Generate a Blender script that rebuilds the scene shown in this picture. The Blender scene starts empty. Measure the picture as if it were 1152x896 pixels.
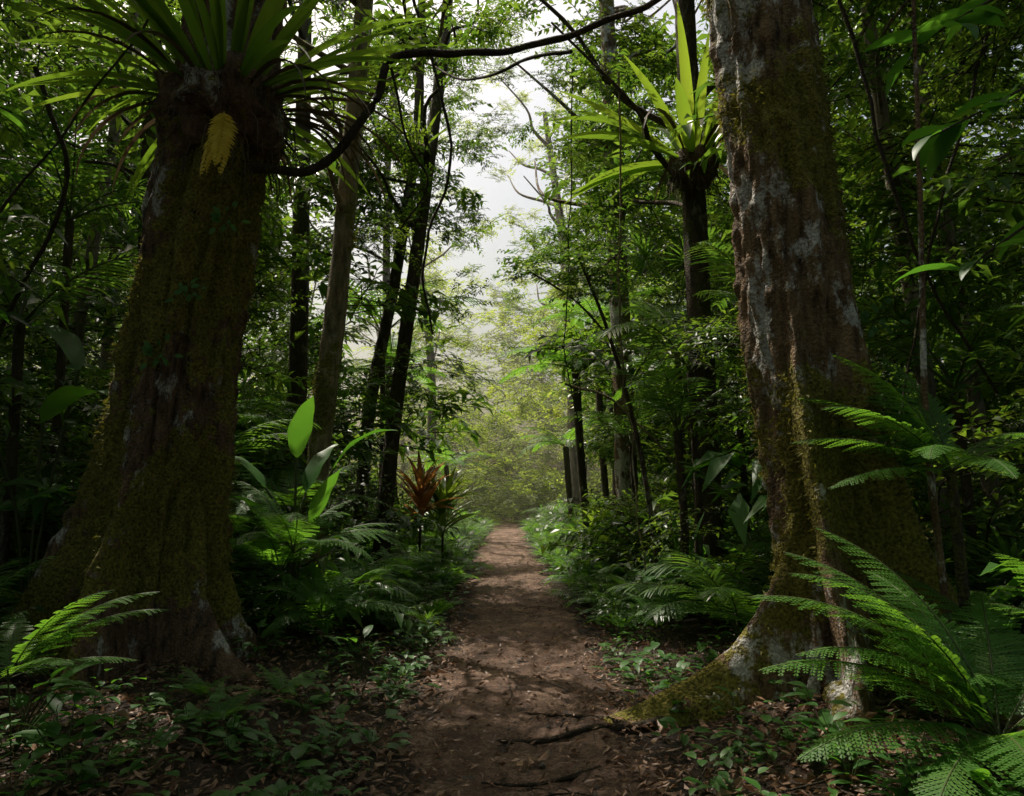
import bpy, math, random
import numpy as np
from mathutils import Vector, Matrix, noise, Quaternion, Euler
random.seed(11); R=random.random; U=random.uniform
sc=bpy.context.scene
COL=sc.collection
PI=math.pi
def sst(a,b,x):
    t=min(1,max(0,(x-a)/(b-a))); return t*t*(3-2*t)
def nz(x,y,z=0): return noise.noise(Vector((x,y,z)))
# ---------------------------------------------------------------- terrain
def pc(y): return 0.07-0.012*max(0,y-6)+0.12*math.sin(y*.22)*min(1,max(0,(y-5)/10))
def h(x,y):
    a=abs(x-pc(y)); b=sst(.8,2.4,a)
    z=.20*b+.05*nz(x*.5,y*.5,3)+(.02+.05*b)*nz(x*1.4,y*1.4,9)
    if abs(x)>12: z+=.03*(abs(x)-12)
    return z
# ---------------------------------------------------------------- materials
def newmat(name):
    m=bpy.data.materials.new(name); m.use_nodes=True
    nt=m.node_tree; nt.nodes.clear()
    return m,nt,nt.nodes.new,nt.links.new
def ramp(nt,stops):
    r=nt.nodes.new('ShaderNodeValToRGB'); e=r.color_ramp.elements
    while len(e)<len(stops): e.new(.5)
    for i,(p,c) in enumerate(stops):
        e[i].position=p; e[i].color=(*c,1) if len(c)==3 else c
    return r
def leafmat(name,c1,c2,c3,trans=.4,rough=.42,tcol=None,island=True):
    m,nt,N,L=newmat(name)
    out=N('ShaderNodeOutputMaterial'); p=N('ShaderNodeBsdfPrincipled'); t=N('ShaderNodeBsdfTranslucent'); mx=N('ShaderNodeMixShader')
    g=N('ShaderNodeNewGeometry'); oi=N('ShaderNodeObjectInfo'); tc=N('ShaderNodeTexCoord')
    no=N('ShaderNodeTexNoise'); no.inputs['Scale'].default_value=1.1 if island else 5; no.inputs['Detail'].default_value=1
    L(tc.outputs['Object'],no.inputs['Vector'])
    a=N('ShaderNodeMath'); a.operation='MULTIPLY_ADD'; a.inputs[1].default_value=.45 if island else .0
    L(g.outputs['Random Per Island'],a.inputs[0]); 
    b=N('ShaderNodeMath'); b.operation='MULTIPLY_ADD'; b.inputs[1].default_value=.2
    L(oi.outputs['Random'],b.inputs[0]); 
    c=N('ShaderNodeMath'); c.operation='MULTIPLY'; c.inputs[1].default_value=.45 if island else .7
    L(no.outputs['Fac'],c.inputs[0]); L(c.outputs[0],b.inputs[2]); L(b.outputs[0],a.inputs[2])
    r=ramp(nt,[(.12,c1),(.5,c2),(.92,c3)]); L(a.outputs[0],r.inputs['Fac'])
    L(r.outputs['Color'],p.inputs['Base Color']); p.inputs['Roughness'].default_value=rough
    p.inputs['Specular IOR Level'].default_value=.4
    mc=N('ShaderNodeMix'); mc.data_type='RGBA'; mc.blend_type='MULTIPLY'; mc.inputs['Factor'].default_value=1
    L(r.outputs['Color'],mc.inputs['A']); mc.inputs['B'].default_value=(*(tcol or (3.6,3.3,1.2)),1)
    L(mc.outputs['Result'],t.inputs['Color'])
    mx.inputs['Fac'].default_value=trans
    L(p.outputs[0],mx.inputs[1]); L(t.outputs[0],mx.inputs[2]); L(mx.outputs[0],out.inputs['Surface'])
    return m
def barkmat(name,dark,mid,lich,mossc=(.075,.075,.015),lth=.6,sc_=1.0,bump=.9,mlo=.86):
    m,nt,N,L=newmat(name)
    out=N('ShaderNodeOutputMaterial'); p=N('ShaderNodeBsdfPrincipled'); L(p.outputs[0],out.inputs['Surface'])
    tc=N('ShaderNodeTexCoord'); mp=N('ShaderNodeMapping'); mp.inputs['Scale'].default_value=(1,1,.22); L(tc.outputs['Object'],mp.inputs['Vector'])
    n1=N('ShaderNodeTexNoise'); n1.inputs['Scale'].default_value=14*sc_; n1.inputs['Detail'].default_value=5; n1.inputs['Roughness'].default_value=.7; L(mp.outputs[0],n1.inputs['Vector'])
    r1=ramp(nt,[(.32,dark),(.64,mid)]); L(n1.outputs['Fac'],r1.inputs['Fac'])
    n2=N('ShaderNodeTexNoise'); n2.inputs['Scale'].default_value=2.8*sc_; n2.inputs['Detail'].default_value=7; n2.inputs['Roughness'].default_value=.72; 
    mp2=N('ShaderNodeMapping'); mp2.inputs['Scale'].default_value=(1.2,1.2,.7); L(tc.outputs['Object'],mp2.inputs['Vector']); L(mp2.outputs[0],n2.inputs['Vector'])
    r2=ramp(nt,[(lth,(0,0,0)),(lth+.06,(1,1,1))]); L(n2.outputs['Fac'],r2.inputs['Fac'])
    n4=N('ShaderNodeTexNoise'); n4.inputs['Scale'].default_value=45; n4.inputs['Detail'].default_value=3; L(tc.outputs['Object'],n4.inputs['Vector'])
    r5=ramp(nt,[(.35,tuple(c*.55 for c in lich)),(.65,lich)]); L(n4.outputs['Fac'],r5.inputs['Fac'])
    m1=N('ShaderNodeMix'); m1.data_type='RGBA'; L(r2.outputs['Color'],m1.inputs['Factor']); L(r1.outputs['Color'],m1.inputs['A']); L(r5.outputs['Color'],m1.inputs['B'])
    at=N('ShaderNodeAttribute'); at.attribute_name='moss'
    n3=N('ShaderNodeTexNoise'); n3.inputs['Scale'].default_value=6; n3.inputs['Detail'].default_value=6; n3.inputs['Roughness'].default_value=.78; L(tc.outputs['Object'],n3.inputs['Vector'])
    ad=N('ShaderNodeMath'); ad.operation='MULTIPLY_ADD'; ad.inputs[1].default_value=1.9; L(n3.outputs['Fac'],ad.inputs[0]); L(at.outputs['Fac'],ad.inputs[2])
    r3=ramp(nt,[(mlo-.05,(0,0,0)),(mlo+.05,(1,1,1))]); 
    sb=N('ShaderNodeMath'); sb.operation='SUBTRACT'; sb.inputs[1].default_value=.45; L(ad.outputs[0],sb.inputs[0]); L(sb.outputs[0],r3.inputs['Fac'])
    r4=ramp(nt,[(.3,tuple(c*.3 for c in mossc)),(.7,tuple(c*1.5 for c in mossc))]); L(n4.outputs['Fac'],r4.inputs['Fac'])
    m2=N('ShaderNodeMix'); m2.data_type='RGBA'; L(r3.outputs['Color'],m2.inputs['Factor']); L(m1.outputs['Result'],m2.inputs['A']); L(r4.outputs['Color'],m2.inputs['B'])
    L(m2.outputs['Result'],p.inputs['Base Color']); p.inputs['Roughness'].default_value=.8; p.inputs['Specular IOR Level'].default_value=.3
    b=N('ShaderNodeBump'); b.inputs['Strength'].default_value=bump; b.inputs['Distance'].default_value=.05
    s=N('ShaderNodeMath'); s.operation='ADD'; L(n1.outputs['Fac'],s.inputs[0]); L(n4.outputs['Fac'],s.inputs[1]); L(s.outputs[0],b.inputs['Height']); L(b.outputs[0],p.inputs['Normal'])
    return m
def soilmat(name,c0,c1,c2,s=1.0):
    m,nt,N,L=newmat(name)
    out=N('ShaderNodeOutputMaterial'); p=N('ShaderNodeBsdfPrincipled'); L(p.outputs[0],out.inputs['Surface'])
    tc=N('ShaderNodeTexCoord')
    n1=N('ShaderNodeTexNoise'); n1.inputs['Scale'].default_value=1.6*s; n1.inputs['Detail'].default_value=8; n1.inputs['Roughness'].default_value=.7; L(tc.outputs['Object'],n1.inputs['Vector'])
    r=ramp(nt,[(.3,c0),(.5,c1),(.72,c2)]); L(n1.outputs['Fac'],r.inputs['Fac'])
    n2=N('ShaderNodeTexNoise'); n2.inputs['Scale'].default_value=38; n2.inputs['Detail'].default_value=5; n2.inputs['Roughness'].default_value=.75; L(tc.outputs['Object'],n2.inputs['Vector'])
    r2=ramp(nt,[(.3,(.3,.3,.3)),(.7,(1.6,1.6,1.6))]); L(n2.outputs['Fac'],r2.inputs['Fac'])
    mx=N('ShaderNodeMix'); mx.data_type='RGBA'; mx.blend_type='MULTIPLY'; mx.inputs['Factor'].default_value=1; L(r.outputs['Color'],mx.inputs['A']); L(r2.outputs['Color'],mx.inputs['B'])
    L(mx.outputs['Result'],p.inputs['Base Color']); p.inputs['Roughness'].default_value=.8; p.inputs['Specular IOR Level'].default_value=.35
    ad2=N('ShaderNodeMath'); ad2.operation='MULTIPLY_ADD'; ad2.inputs[1].default_value=2.5; L(n1.outputs['Fac'],ad2.inputs[0]); L(n2.outputs['Fac'],ad2.inputs[2])
    b=N('ShaderNodeBump'); b.inputs['Strength'].default_value=1.0; b.inputs['Distance'].default_value=.05; L(ad2.outputs[0],b.inputs['Height']); L(b.outputs[0],p.inputs['Normal'])
    return m
M_canopy=leafmat('canopy_leaf',(.018,.042,.010),(.038,.082,.016),(.095,.15,.032),.42)
M_bush=leafmat('bush_leaf',(.017,.046,.011),(.037,.088,.02),(.088,.15,.034),.4,.33)
M_fern=leafmat('fern_leaf',(.045,.115,.022),(.075,.18,.033),(.12,.23,.045),.44,.45,None,False)
M_palm=leafmat('palm_leaf',(.026,.07,.016),(.045,.11,.026),(.09,.165,.04),.38,.35)
M_big=leafmat('broad_leaf',(.025,.08,.015),(.04,.12,.022),(.065,.16,.03),.38,.45)
M_strap=leafmat('nest_fern_leaf',(.04,.08,.014),(.065,.12,.022),(.11,.165,.035),.42,.36)
M_farhaze=leafmat('distant_leaf_haze_tint',(.08,.125,.035),(.12,.175,.05),(.18,.22,.07),.5,.5)  # paler than nearer leaves: haze and sunlight put into the colour
M_litter=leafmat('dead_leaf',(.045,.026,.016),(.15,.082,.048),(.38,.23,.145),.1,.5,(1.2,1,.8))
M_yellow=leafmat('yellow_frond',(.55,.36,.02),(.7,.5,.04),(.75,.58,.07),.3,.6,(1,.9,.4))
M_red=leafmat('cordyline_red',(.20,.09,.03),(.36,.16,.055),(.46,.25,.08),.4,.4,(1.5,1.4,1))
M_dead=leafmat('dry_strap',(.05,.032,.02),(.10,.07,.045),(.17,.13,.09),.2,.7,(1,1,.8))
M_moss=leafmat('moss_tuft',(.06,.058,.01),(.13,.125,.022),(.22,.20,.04),.3,.8,(1.5,1.5,1))
M_stem=barkmat('twig_bark',(.02,.014,.009),(.06,.042,.025),(.1,.09,.07),lth=.75)
M_gstem=leafmat('green_stem',(.04,.06,.015),(.06,.08,.02),(.08,.1,.03),.05,.5)
M_barkL=barkmat('bark_dark',(.02,.012,.008),(.21,.125,.075),(.52,.50,.46),lth=.545,mossc=(.18,.155,.025),mlo=.99)
M_barkR=barkmat('bark_red',(.03,.019,.011),(.28,.18,.095),(.70,.68,.64),lth=.505,mossc=(.20,.175,.03),mlo=.95)
M_barkS=barkmat('bark_slender',(.09,.07,.04),(.38,.30,.19),(.5,.47,.38),lth=.58,mossc=(.18,.17,.04),mlo=.9)
M_barkD=barkmat('bark_brown',(.025,.018,.012),(.12,.085,.055),(.28,.26,.22),lth=.56)  # plain dark brown bark for slender trunks and stems
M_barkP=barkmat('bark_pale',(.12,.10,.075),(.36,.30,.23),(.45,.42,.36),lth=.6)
M_ground=soilmat('forest_soil',(.016,.011,.008),(.055,.034,.022),(.10,.06,.04))
M_path=soilmat('path_dirt',(.05,.029,.02),(.18,.108,.073),(.42,.28,.20),1.5)
M_stone=soilmat('stone',(.08,.07,.06),(.14,.12,.1),(.2,.17,.15),3)
# ---------------------------------------------------------------- mesh builder
class MB:
    def __init__(s): s.v=[];s.f=[];s.m=[];s.mats=[]
    def mi(s,mat):
        if mat not in s.mats: s.mats.append(mat)
        return s.mats.index(mat)
    def mesh(s,name,smooth=True,moss=None):
        me=bpy.data.meshes.new(name); me.from_pydata(s.v,[],s.f)
        for m in s.mats: me.materials.append(m)
        me.polygons.foreach_set('material_index',s.m)
        me.polygons.foreach_set('use_smooth',[smooth]*len(s.f))
        if moss is not None:
            a=me.attributes.new('moss','FLOAT','POINT'); a.data.foreach_set('value',moss if hasattr(moss,'__len__') else [moss]*len(s.v))
        me.update(); return me
    def arrays(s):
        if not hasattr(s,'_a'):
            ln=np.array([len(f) for f in s.f],dtype=np.int32); s._a=(np.array(s.v,dtype=np.float32),np.concatenate([np.array(f,dtype=np.int32) for f in s.f]),ln,np.array(s.m,dtype=np.int32))
        return s._a
class Merge:
    """many copies of small plants welded into one mesh object"""
    def __init__(s): s.V=[];s.I=[];s.L=[];s.M=[];s.mats=[];s.n=0
    def add(s,mb,loc,rot,sca):
        v,i,l,m=mb.arrays(); mm=np.array([ (s.mats.index(x) if x in s.mats else (s.mats.append(x) or len(s.mats)-1)) for x in mb.mats],dtype=np.int32)
        sv=np.array(sca if hasattr(sca,'__len__') else (sca,)*3,dtype=np.float32)
        E=np.array(Euler(rot).to_matrix(),dtype=np.float32)
        s.V.append((v*sv)@E.T+np.array(loc,dtype=np.float32)); s.I.append(i+s.n); s.L.append(l); s.M.append(mm[m]); s.n+=len(v)
    def build(s,name,parent=None):
        V=np.concatenate(s.V);I=np.concatenate(s.I);L=np.concatenate(s.L);M=np.concatenate(s.M)
        me=bpy.data.meshes.new(name); me.vertices.add(len(V)); me.vertices.foreach_set('co',V.ravel())
        me.loops.add(len(I)); me.loops.foreach_set('vertex_index',I)
        me.polygons.add(len(L)); st=np.concatenate([[0],np.cumsum(L)[:-1]]).astype(np.int32)
        me.polygons.foreach_set('loop_start',st); 
        for m in s.mats: me.materials.append(m)
        me.polygons.foreach_set('material_index',M); me.polygons.foreach_set('use_smooth',np.ones(len(L),dtype=bool))
        me.update(calc_edges=True)
        print(name,'faces',len(L))
        o=bpy.data.objects.new(name,me); COL.objects.link(o)
        if parent: o.parent=parent
        return o
def leaf5(mb,b,d,n,L,W,mi,cup=.12,droop=.12):
    s=d.cross(n); 
    if s.length<1e-4: s=Vector((1,0,0))
    s.normalize(); n=s.cross(d)
    k=len(mb.v); mid=b+d*L*.45; q=n*(W*cup*2)
    mb.v+= [b[:],(mid-s*W*.5+q)[:],mid[:],(mid+s*W*.5+q)[:],(b+d*L-n*L*droop)[:]]
    mb.f+= [(k,k+2,k+1),(k,k+3,k+2),(k+1,k+2,k+4),(k+2,k+3,k+4)]; mb.m+=[mi]*4
def leaf4(mb,b,d,n,L,W,mi,droop=.12):
    s=d.cross(n); 
    if s.length<1e-4: s=Vector((1,0,0))
    s.normalize(); n=s.cross(d); k=len(mb.v); mid=b+d*L*.42
    mb.v+=[b[:],(mid-s*W*.5)[:],(b+d*L-n*L*droop)[:],(mid+s*W*.5)[:]]
    mb.f.append((k,k+1,k+2,k+3)); mb.m.append(mi)
def tube(mb,pts,rad,mi,sides=4):
    k=len(mb.v); n=len(pts); pts=[Vector(p) for p in pts]
    for i,p in enumerate(pts):
        t=(pts[min(n-1,i+1)]-pts[max(0,i-1)]).normalized()
        a=t.cross(Vector((0,0,1)) if abs(t.z)<.9 else Vector((1,0,0))).normalized(); b=t.cross(a)
        r=rad[i] if hasattr(rad,'__len__') else rad
        for j in range(sides):
            th=2*PI*j/sides; mb.v.append((p+a*r*math.cos(th)+b*r*math.sin(th))[:])
    for i in range(n-1):
        for j in range(sides):
            j2=(j+1)%sides
            mb.f.append((k+i*sides+j,k+i*sides+j2,k+(i+1)*sides+j2,k+(i+1)*sides+j)); mb.m.append(mi)
def smooth_pts(pts,n=6):
    P=[Vector(p) for p in pts]; P=[2*P[0]-P[1]]+P+[2*P[-1]-P[-2]]; o=[]
    for i in range(1,len(P)-2):
        for k in range(n):
            t=k/n; a,b,c,d=P[i-1],P[i],P[i+1],P[i+2]
            o.append(.5*((2*b)+(c-a)*t+(2*a-5*b+4*c-d)*t*t+(3*b-a-3*c+d)*t**3))
    o.append(P[-2]); return o
def blade(mb,base,az,el,L,W,droop,mi,n=7,prof='ovate',fold=.25,wave=0,side_t=0):
    base=Vector(base); p=base.copy(); k=len(mb.v); s0=Vector((-math.sin(az),math.cos(az),0))
    ph=R()*6
    for i in range(n+1):
        t=i/n; ang=el-droop*t**1.2
        d=Vector((math.cos(az)*math.cos(ang),math.sin(az)*math.cos(ang),math.sin(ang))); nn=d.cross(s0)
        s=(s0*math.cos(side_t)+nn*math.sin(side_t)); n2=d.cross(s)
        if prof=='ovate': w=max(.03,math.sin(PI*min(1,t)**.8))**.85
        elif prof=='strap': w=max(.05,min(1,.25+t/.35))*max(.04,(1-t**3.2))
        else: w=max(.06,(1-t)**.7)*min(1,.5+t*4)
        w*=W*.5
        wv=wave*W*math.sin(t*17+ph)
        mb.v+=[(p-s*w+n2*(w*fold+wv))[:],p[:],(p+s*w+n2*(w*fold-wv))[:]]
        p=p+d*(L/n)
    for i in range(n):
        a=k+3*i
        mb.f+=[(a,a+1,a+4,a+3),(a+1,a+2,a+5,a+4)]; mb.m+=[mi,mi]
def frond(mb,base,az,el,L,curl,N=24,M=9,wid=.19,lm=M_fern,sm=M_gstem,bend=0,bare=.12):
    p=Vector(base); ml=mb.mi(lm); ms=mb.mi(sm); pts=[];seg=L/N
    for i in range(N+1):
        t=i/N; ang=el-curl*t**1.25; a2=az+bend*t
        d=Vector((math.cos(a2)*math.cos(ang),math.sin(a2)*math.cos(ang),math.sin(ang))); s=Vector((-math.sin(a2),math.cos(a2),0)); nn=d.cross(s)
        pts.append(p.copy())
        if t>bare and i<N:
            q=(t-bare)/(1-bare)
            pl=wid*L*min(1,(q/.22+.15))**.7*(1-q)**.72*1.25*U(.92,1.06)
            for sg in (1,-1):
                if R()<.015: continue
                a=.3+.45*t+U(-.05,.05)
                dr=(s*sg*math.cos(a)+d*math.sin(a)-nn*U(.05,.3)).normalized()
                if M==0: leaf4(mb,p,dr,nn,pl,seg*.85,ml,.1)
                else:
                    pp=nn.cross(dr).normalized(); Mm=max(3,int(M*pl/(wid*L)+2)); st=pl/Mm
                    for j in range(Mm):
                        u=j/Mm; b=p+dr*pl*u-nn*pl*.12*u*u
                        pn=seg*.6*(1-u*.85)**.6
                        for s2 in (1,-1):
                            e=b+pp*s2*pn+dr*st*.6
                            k=len(mb.v)
                            mb.v+=[(b-dr*st*.3)[:],(b+pp*s2*pn*.65-dr*st*.15-nn*.002)[:],e[:],(b+pp*s2*pn*.3+dr*st*.95)[:]]
                            mb.f.append((k,k+1,k+2,k+3)); mb.m.append(ml)
        p=p+d*seg
    tube(mb,pts,[.006*L*(1-.75*i/N)+.0008 for i in range(N+1)],ms,4)
def palmfrond(mb,base,az,el,L,curl,N=24,ll=.3,lw=.02,lm=M_palm,sm=M_gstem,bare=.2,dr=.4):
    p=Vector(base); ml=mb.mi(lm); ms=mb.mi(sm); pts=[];seg=L/N
    for i in range(N+1):
        t=i/N; ang=el-curl*t**1.3
        d=Vector((math.cos(az)*math.cos(ang),math.sin(az)*math.cos(ang),math.sin(ang))); s=Vector((-math.sin(az),math.cos(az),0)); nn=d.cross(s)
        pts.append(p.copy())
        if t>bare:
            q=(t-bare)/(1-bare); pl=ll*L*(math.sin(PI*(.2+.72*q))**.7)*U(.85,1.1)
            for sg in (1,-1):
                a=.45+.5*t+U(-.1,.1); dv=(s*sg*math.cos(a)+d*math.sin(a)+nn*.1).normalized()
                k=len(mb.v); w=lw*L*.5; b=p.copy(); dd=dv.copy()
                for j in range(5):
                    u=j/4; ww=w*(.5,1,.9,.6,.05)[j]
                    sd=dd.cross(nn).normalized()
                    mb.v+=[(b-sd*ww)[:],(b+sd*ww)[:]]
                    dd=(dd+Vector((0,0,-dr*U(.25,.5)))).normalized(); b=b+dd*pl/4
                for j in range(4):
                    mb.f.append((k+2*j,k+2*j+1,k+2*j+3,k+2*j+2)); mb.m.append(ml)
        p=p+d*seg
    tube(mb,pts,[.008*L*(1-.8*i/N)+.001 for i in range(N+1)],ms,4)
def fanleaf(mb,base,az,el,L,n=16):
    ml=mb.mi(M_palm); ms=mb.mi(M_gstem); b=Vector(base); d=Vector((math.cos(az)*math.cos(el),math.sin(az)*math.cos(el),math.sin(el)))
    hub=b+d*L; tube(mb,[b,b+d*L*.5+Vector((0,0,.04*L)),hub],.006,ms,4); s=Vector((-math.sin(az),math.cos(az),0)); nn=d.cross(s)
    for i in range(n):
        a=-2.0+4.0*i/(n-1); dv=(d*math.cos(a)+s*math.sin(a)).normalized(); e=math.asin(max(-1,min(1,dv.z))); blade(mb,hub,math.atan2(dv.y,dv.x),e,L*.62*U(.85,1.1),L*.05,U(.3,1.1),ml,5,'strap',.3)
def link(name,me,parent=None,loc=(0,0,0),rot=(0,0,0),s=1):
    if isinstance(me,MB):
        if not hasattr(me,'_me'): me._me=me.mesh(name,True,0.0)
        me=me._me
    o=bpy.data.objects.new(name,me); COL.objects.link(o); o.location=loc; o.rotation_euler=rot
    o.scale=(s,s,s) if not hasattr(s,'__len__') else s
    if parent: o.parent=parent
    return o
def empty(name):
    o=bpy.data.objects.new(name,None); COL.objects.link(o); o.empty_display_size=.2; return o
# ---------------------------------------------------------------- ground / path
def grid(name,xs,ys,zf,mat):
    v=[(x,y,zf(x,y)) for y in ys for x in xs]; nx=len(xs); f=[]
    for j in range(len(ys)-1):
        for i in range(nx-1):
            a=j*nx+i; f.append((a,a+1,a+nx+1,a+nx))
    me=bpy.data.meshes.new(name); me.from_pydata(v,[],f); me.materials.append(mat)
    me.polygons.foreach_set('use_smooth',[True]*len(f)); me.update(); return link(name,me)
xs=[140*math.sinh(u*4.6)/math.sinh(4.6) for u in np.linspace(-1,1,241)]
ys=[3+ (160 if u>0 else 110)*math.sinh(u*4.4)/math.sinh(4.4) for u in np.linspace(-1,1,281)]
grid('ground',xs,ys,lambda x,y:h(x,y)+(.02*nz(x*5,y*5,2)*sst(.9,1.6,abs(x-pc(y))) if abs(x)<8 and abs(y)<16 else 0),M_ground)
pu=np.linspace(-1.25,1.25,90); py=np.concatenate([np.arange(-6,3,.12),np.arange(3,12,.032),np.arange(12,52,.12)])
pv=[]; 
for y in py:
    c=pc(y)
    for u in pu:
        x=c+u; e=abs(u)/(.78)+.34*nz(x*1.3,y*1.3,5)+.20*nz(x*5,y*5,1)
        z=h(x,y)+.035-.09*sst(.75,1.12,e)-.02*(1-min(1,abs(u)))+.024*nz(x*3,y*3,4)+.024*nz(x*8,y*8,7)+.014*nz(x*21,y*21,8)
        pv.append((x,y,z))
nx=len(pu); pf=[(j*nx+i,j*nx+i+1,(j+1)*nx+i+1,(j+1)*nx+i) for j in range(len(py)-1) for i in range(nx-1)]
me=bpy.data.meshes.new('dirt_path'); me.from_pydata(pv,[],pf); me.materials.append(M_path); me.polygons.foreach_set('use_smooth',[True]*len(pf)); me.update(); link('dirt_path',me)
mb=MB(); ml=mb.mi(M_litter)
for i in range(54000):
    y=2.6+ (R()**1.7)*17
    x=U(-1,1)*(1.6+y*.6); a=abs(x-pc(y))+.25*nz(x*2,y*2,6)
    if a<.95 and R()>.30+.7*sst(.3,.85,a): continue
    L=U(.02,.08)*(1.5 if R()<.2 else 1)*(.8 if a<.6 else 1); z=h(x,y)+(.038 if a<.8 else .015)+U(0,.03)
    az=R()*6.28; el=U(-.25,.45); d=Vector((math.cos(az)*math.cos(el),math.sin(az)*math.cos(el),math.sin(el)))
    leaf5(mb,Vector((x,y,z)),d,Vector((U(-.5,.5),U(-.5,.5),1)),L,L*U(.3,.55),ml,U(-.25,.35),U(-.25,.35))
link('leaf_litter',mb.mesh('leaf_litter',False))
mb=MB(); ms=mb.mi(M_stem)
for i in range(520):
    y=2.8+(R()**1.5)*10; x=U(-1,1)*(1.6+y*.6); a=abs(x-pc(y))
    if a<.9 and R()>.35: continue
    az=R()*6.28; L=U(.1,.55); z=h(x,y)+.035; k=U(-.4,.4)
    P=[(x+math.cos(az+k*t)*L*t,y+math.sin(az+k*t)*L*t,h(x+math.cos(az+k*t)*L*t,y+math.sin(az+k*t)*L*t)+.04+.02*math.sin(t*3)) for t in (0,.3,.6,1)]
    r=U(.002,.007); tube(mb,P,[r,r*.9,r*.8,r*.5],ms,4)
link('fallen_twigs',mb.mesh('fallen_twigs',True,0.0))
mb=MB(); ms=mb.mi(M_stone)
for i in range(420):
    y=3+(R()**1.3)*11; x=pc(y)+U(-.95,.95); r=U(.006,.02)*(1.6 if R()<.06 else 1); z=h(x,y)+.018
    k=len(mb.v); az=R()*3
    for a in range(5):
        th=az+a*1.2566; mb.v.append((x+math.cos(th)*r*U(.8,1.3),y+math.sin(th)*r*U(.7,1),z))
    mb.v.append((x+U(-.3,.3)*r,y,z+r*.9))
    for a in range(5): mb.f.append((k+a,k+(a+1)%5,k+5)); mb.m.append(ms)
link('pebbles',mb.mesh('pebbles',True))
# ---------------------------------------------------------------- trunks
def trunk(name,pts,mat,lobes=(),nth=40,dz=.12,rough=.012,seed=0,mossb=0.,ridge=.05,parent=None,partname='trunk'):
    zz=[p[2] for p in pts]; 
    Z=[]; z=zz[0]
    while z<zz[-1]: Z.append(z); z+=dz*(1 if z<6 else 2.5)
    Z.append(zz[-1])
    def ip(i,z):
        w=0;s=0
        for o in (-.35,-.18,0,.18,.35):
            s+=np.interp(z+o*1.2,zz,[p[i] for p in pts]); w+=1
        return s/w
    v=[];mo=[];f=[]
    for z in Z:
        cx,cy,r0=ip(0,z),ip(1,z),ip(3,z)
        for j in range(nth):
            th=2*PI*j/nth; c,s=math.cos(th),math.sin(th)
            g=abs(nz(c*2.2+seed,s*2.2,z*.35+11)); groove=-(1-min(1,g/.16))**2
            r=r0*(1+.10*nz(c*1.1+seed,s*1.1,z*.7)+ridge*nz(c*3.3+seed,s*3.3,z*.8+5)+ridge*.7*groove*math.exp(-max(0,z-.5)/5))
            r+=rough*nz(c*r0*16+seed,s*r0*16,z*7)+rough*.6*nz(c*r0*34,s*r0*34,z*16+seed)
            for (a,w,l,hh) in lobes:
                dd=(th-a+.16*nz(z*1.2,a)+PI)%(2*PI)-PI
                r+=l*math.exp(-abs(dd/w)**1.6)*math.exp(-max(z,-.1)/hh)
            x=cx+c*r; y=cy+s*r; v.append((x,y,z))
            mo.append(min(1,max(0,.28+mossb+.95*nz(x*1.1+seed,y*1.1,z*.75)+.35*nz(x*3.3,y*3.3+seed,z*2.6))))
    for i in range(len(Z)-1):
        for j in range(nth):
            j2=(j+1)%nth; f.append((i*nth+j,i*nth+j2,(i+1)*nth+j2,(i+1)*nth+j))
    me=bpy.data.meshes.new(name); me.from_pydata(v,[],f); me.materials.append(mat)
    me.polygons.foreach_set('use_smooth',[True]*len(f)); a=me.attributes.new('moss','FLOAT','POINT'); a.data.foreach_set('value',mo); me.update()
    o=link(partname if parent else name,me,parent); return o,me,mo
def moss_tufts(me,mo,n,parent,zmax=6,Lr=(.015,.045),th=.48):
    mb=MB(); mi=mb.mi(M_moss); V=me.vertices; c=0; N=len(V); t=0
    while c<n and t<n*12:
        t+=1; i=random.randrange(N)
        if mo[i]<th+U(-.04,.06) or V[i].co.z>zmax: continue
        c+=1; nn=V[i].normal; p=V[i].co+Vector((U(-.04,.04),U(-.04,.04),U(-.05,.05)))-nn*.006
        d=(nn*U(.4,1)+Vector((U(-.5,.5),U(-.5,.5),U(-.9,.3)))).normalized()
        L=U(*Lr); s=d.cross(Vector((U(-1,1),U(-1,1),U(-1,1)))).normalized()*L*.22; k=len(mb.v)
        mb.v+=[(p-s)[:],(p+s)[:],(p+d*L)[:]]; mb.f.append((k,k+1,k+2)); mb.m.append(mi)
    link('moss',mb.mesh('moss',False),parent)
def roots(parent,lst,mat,mossv=.35):
    mb=MB(); mi=mb.mi(mat)
    for pl,r0,r1 in lst:
        P=smooth_pts([(x,y,z) for x,y,z in pl],10); n=len(P)
        P=[Vector((p.x+.025*nz(p.x*4,p.y*4),p.y+.025*nz(p.y*4,p.x*3,4),p.z)) for p in P]
        tube(mb,P,[(r0+(r1-r0)*(i/(n-1))**.8)*(1+.25*nz(i*.5,r0*50)) for i in range(n)],mi,12)
    link('roots',mb.mesh('roots',True,mossv),parent)
LT=empty('rainforest_tree')
o,me,mo=trunk('t',[(-2.92,6.2,-.3,.40),(-2.92,6.2,.3,.40),(-2.92,6.2,1.2,.40),(-2.87,6.2,1.95,.42),(-2.76,6.2,3.4,.43),(-2.6,6.2,4.6,.41),(-2.5,6.2,6,.40),(-2.3,6.3,10,.34),(-2.1,6.3,15,.22)],M_barkL,
 [(-2.95,.20,1.3,.85),(-2.35,.12,.45,.7),(-1.72,.16,1.0,.95),(-.52,.19,1.35,.48),(.25,.2,.7,.7),(1.1,.3,.8,.7),(2.3,.3,.9,.7),(-1.1,.1,.3,.5)],nth=200,dz=.045,rough=.04,seed=3,mossb=.02,ridge=.26,parent=LT)
moss_tufts(me,mo,14000,LT,th=.45)
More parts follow.
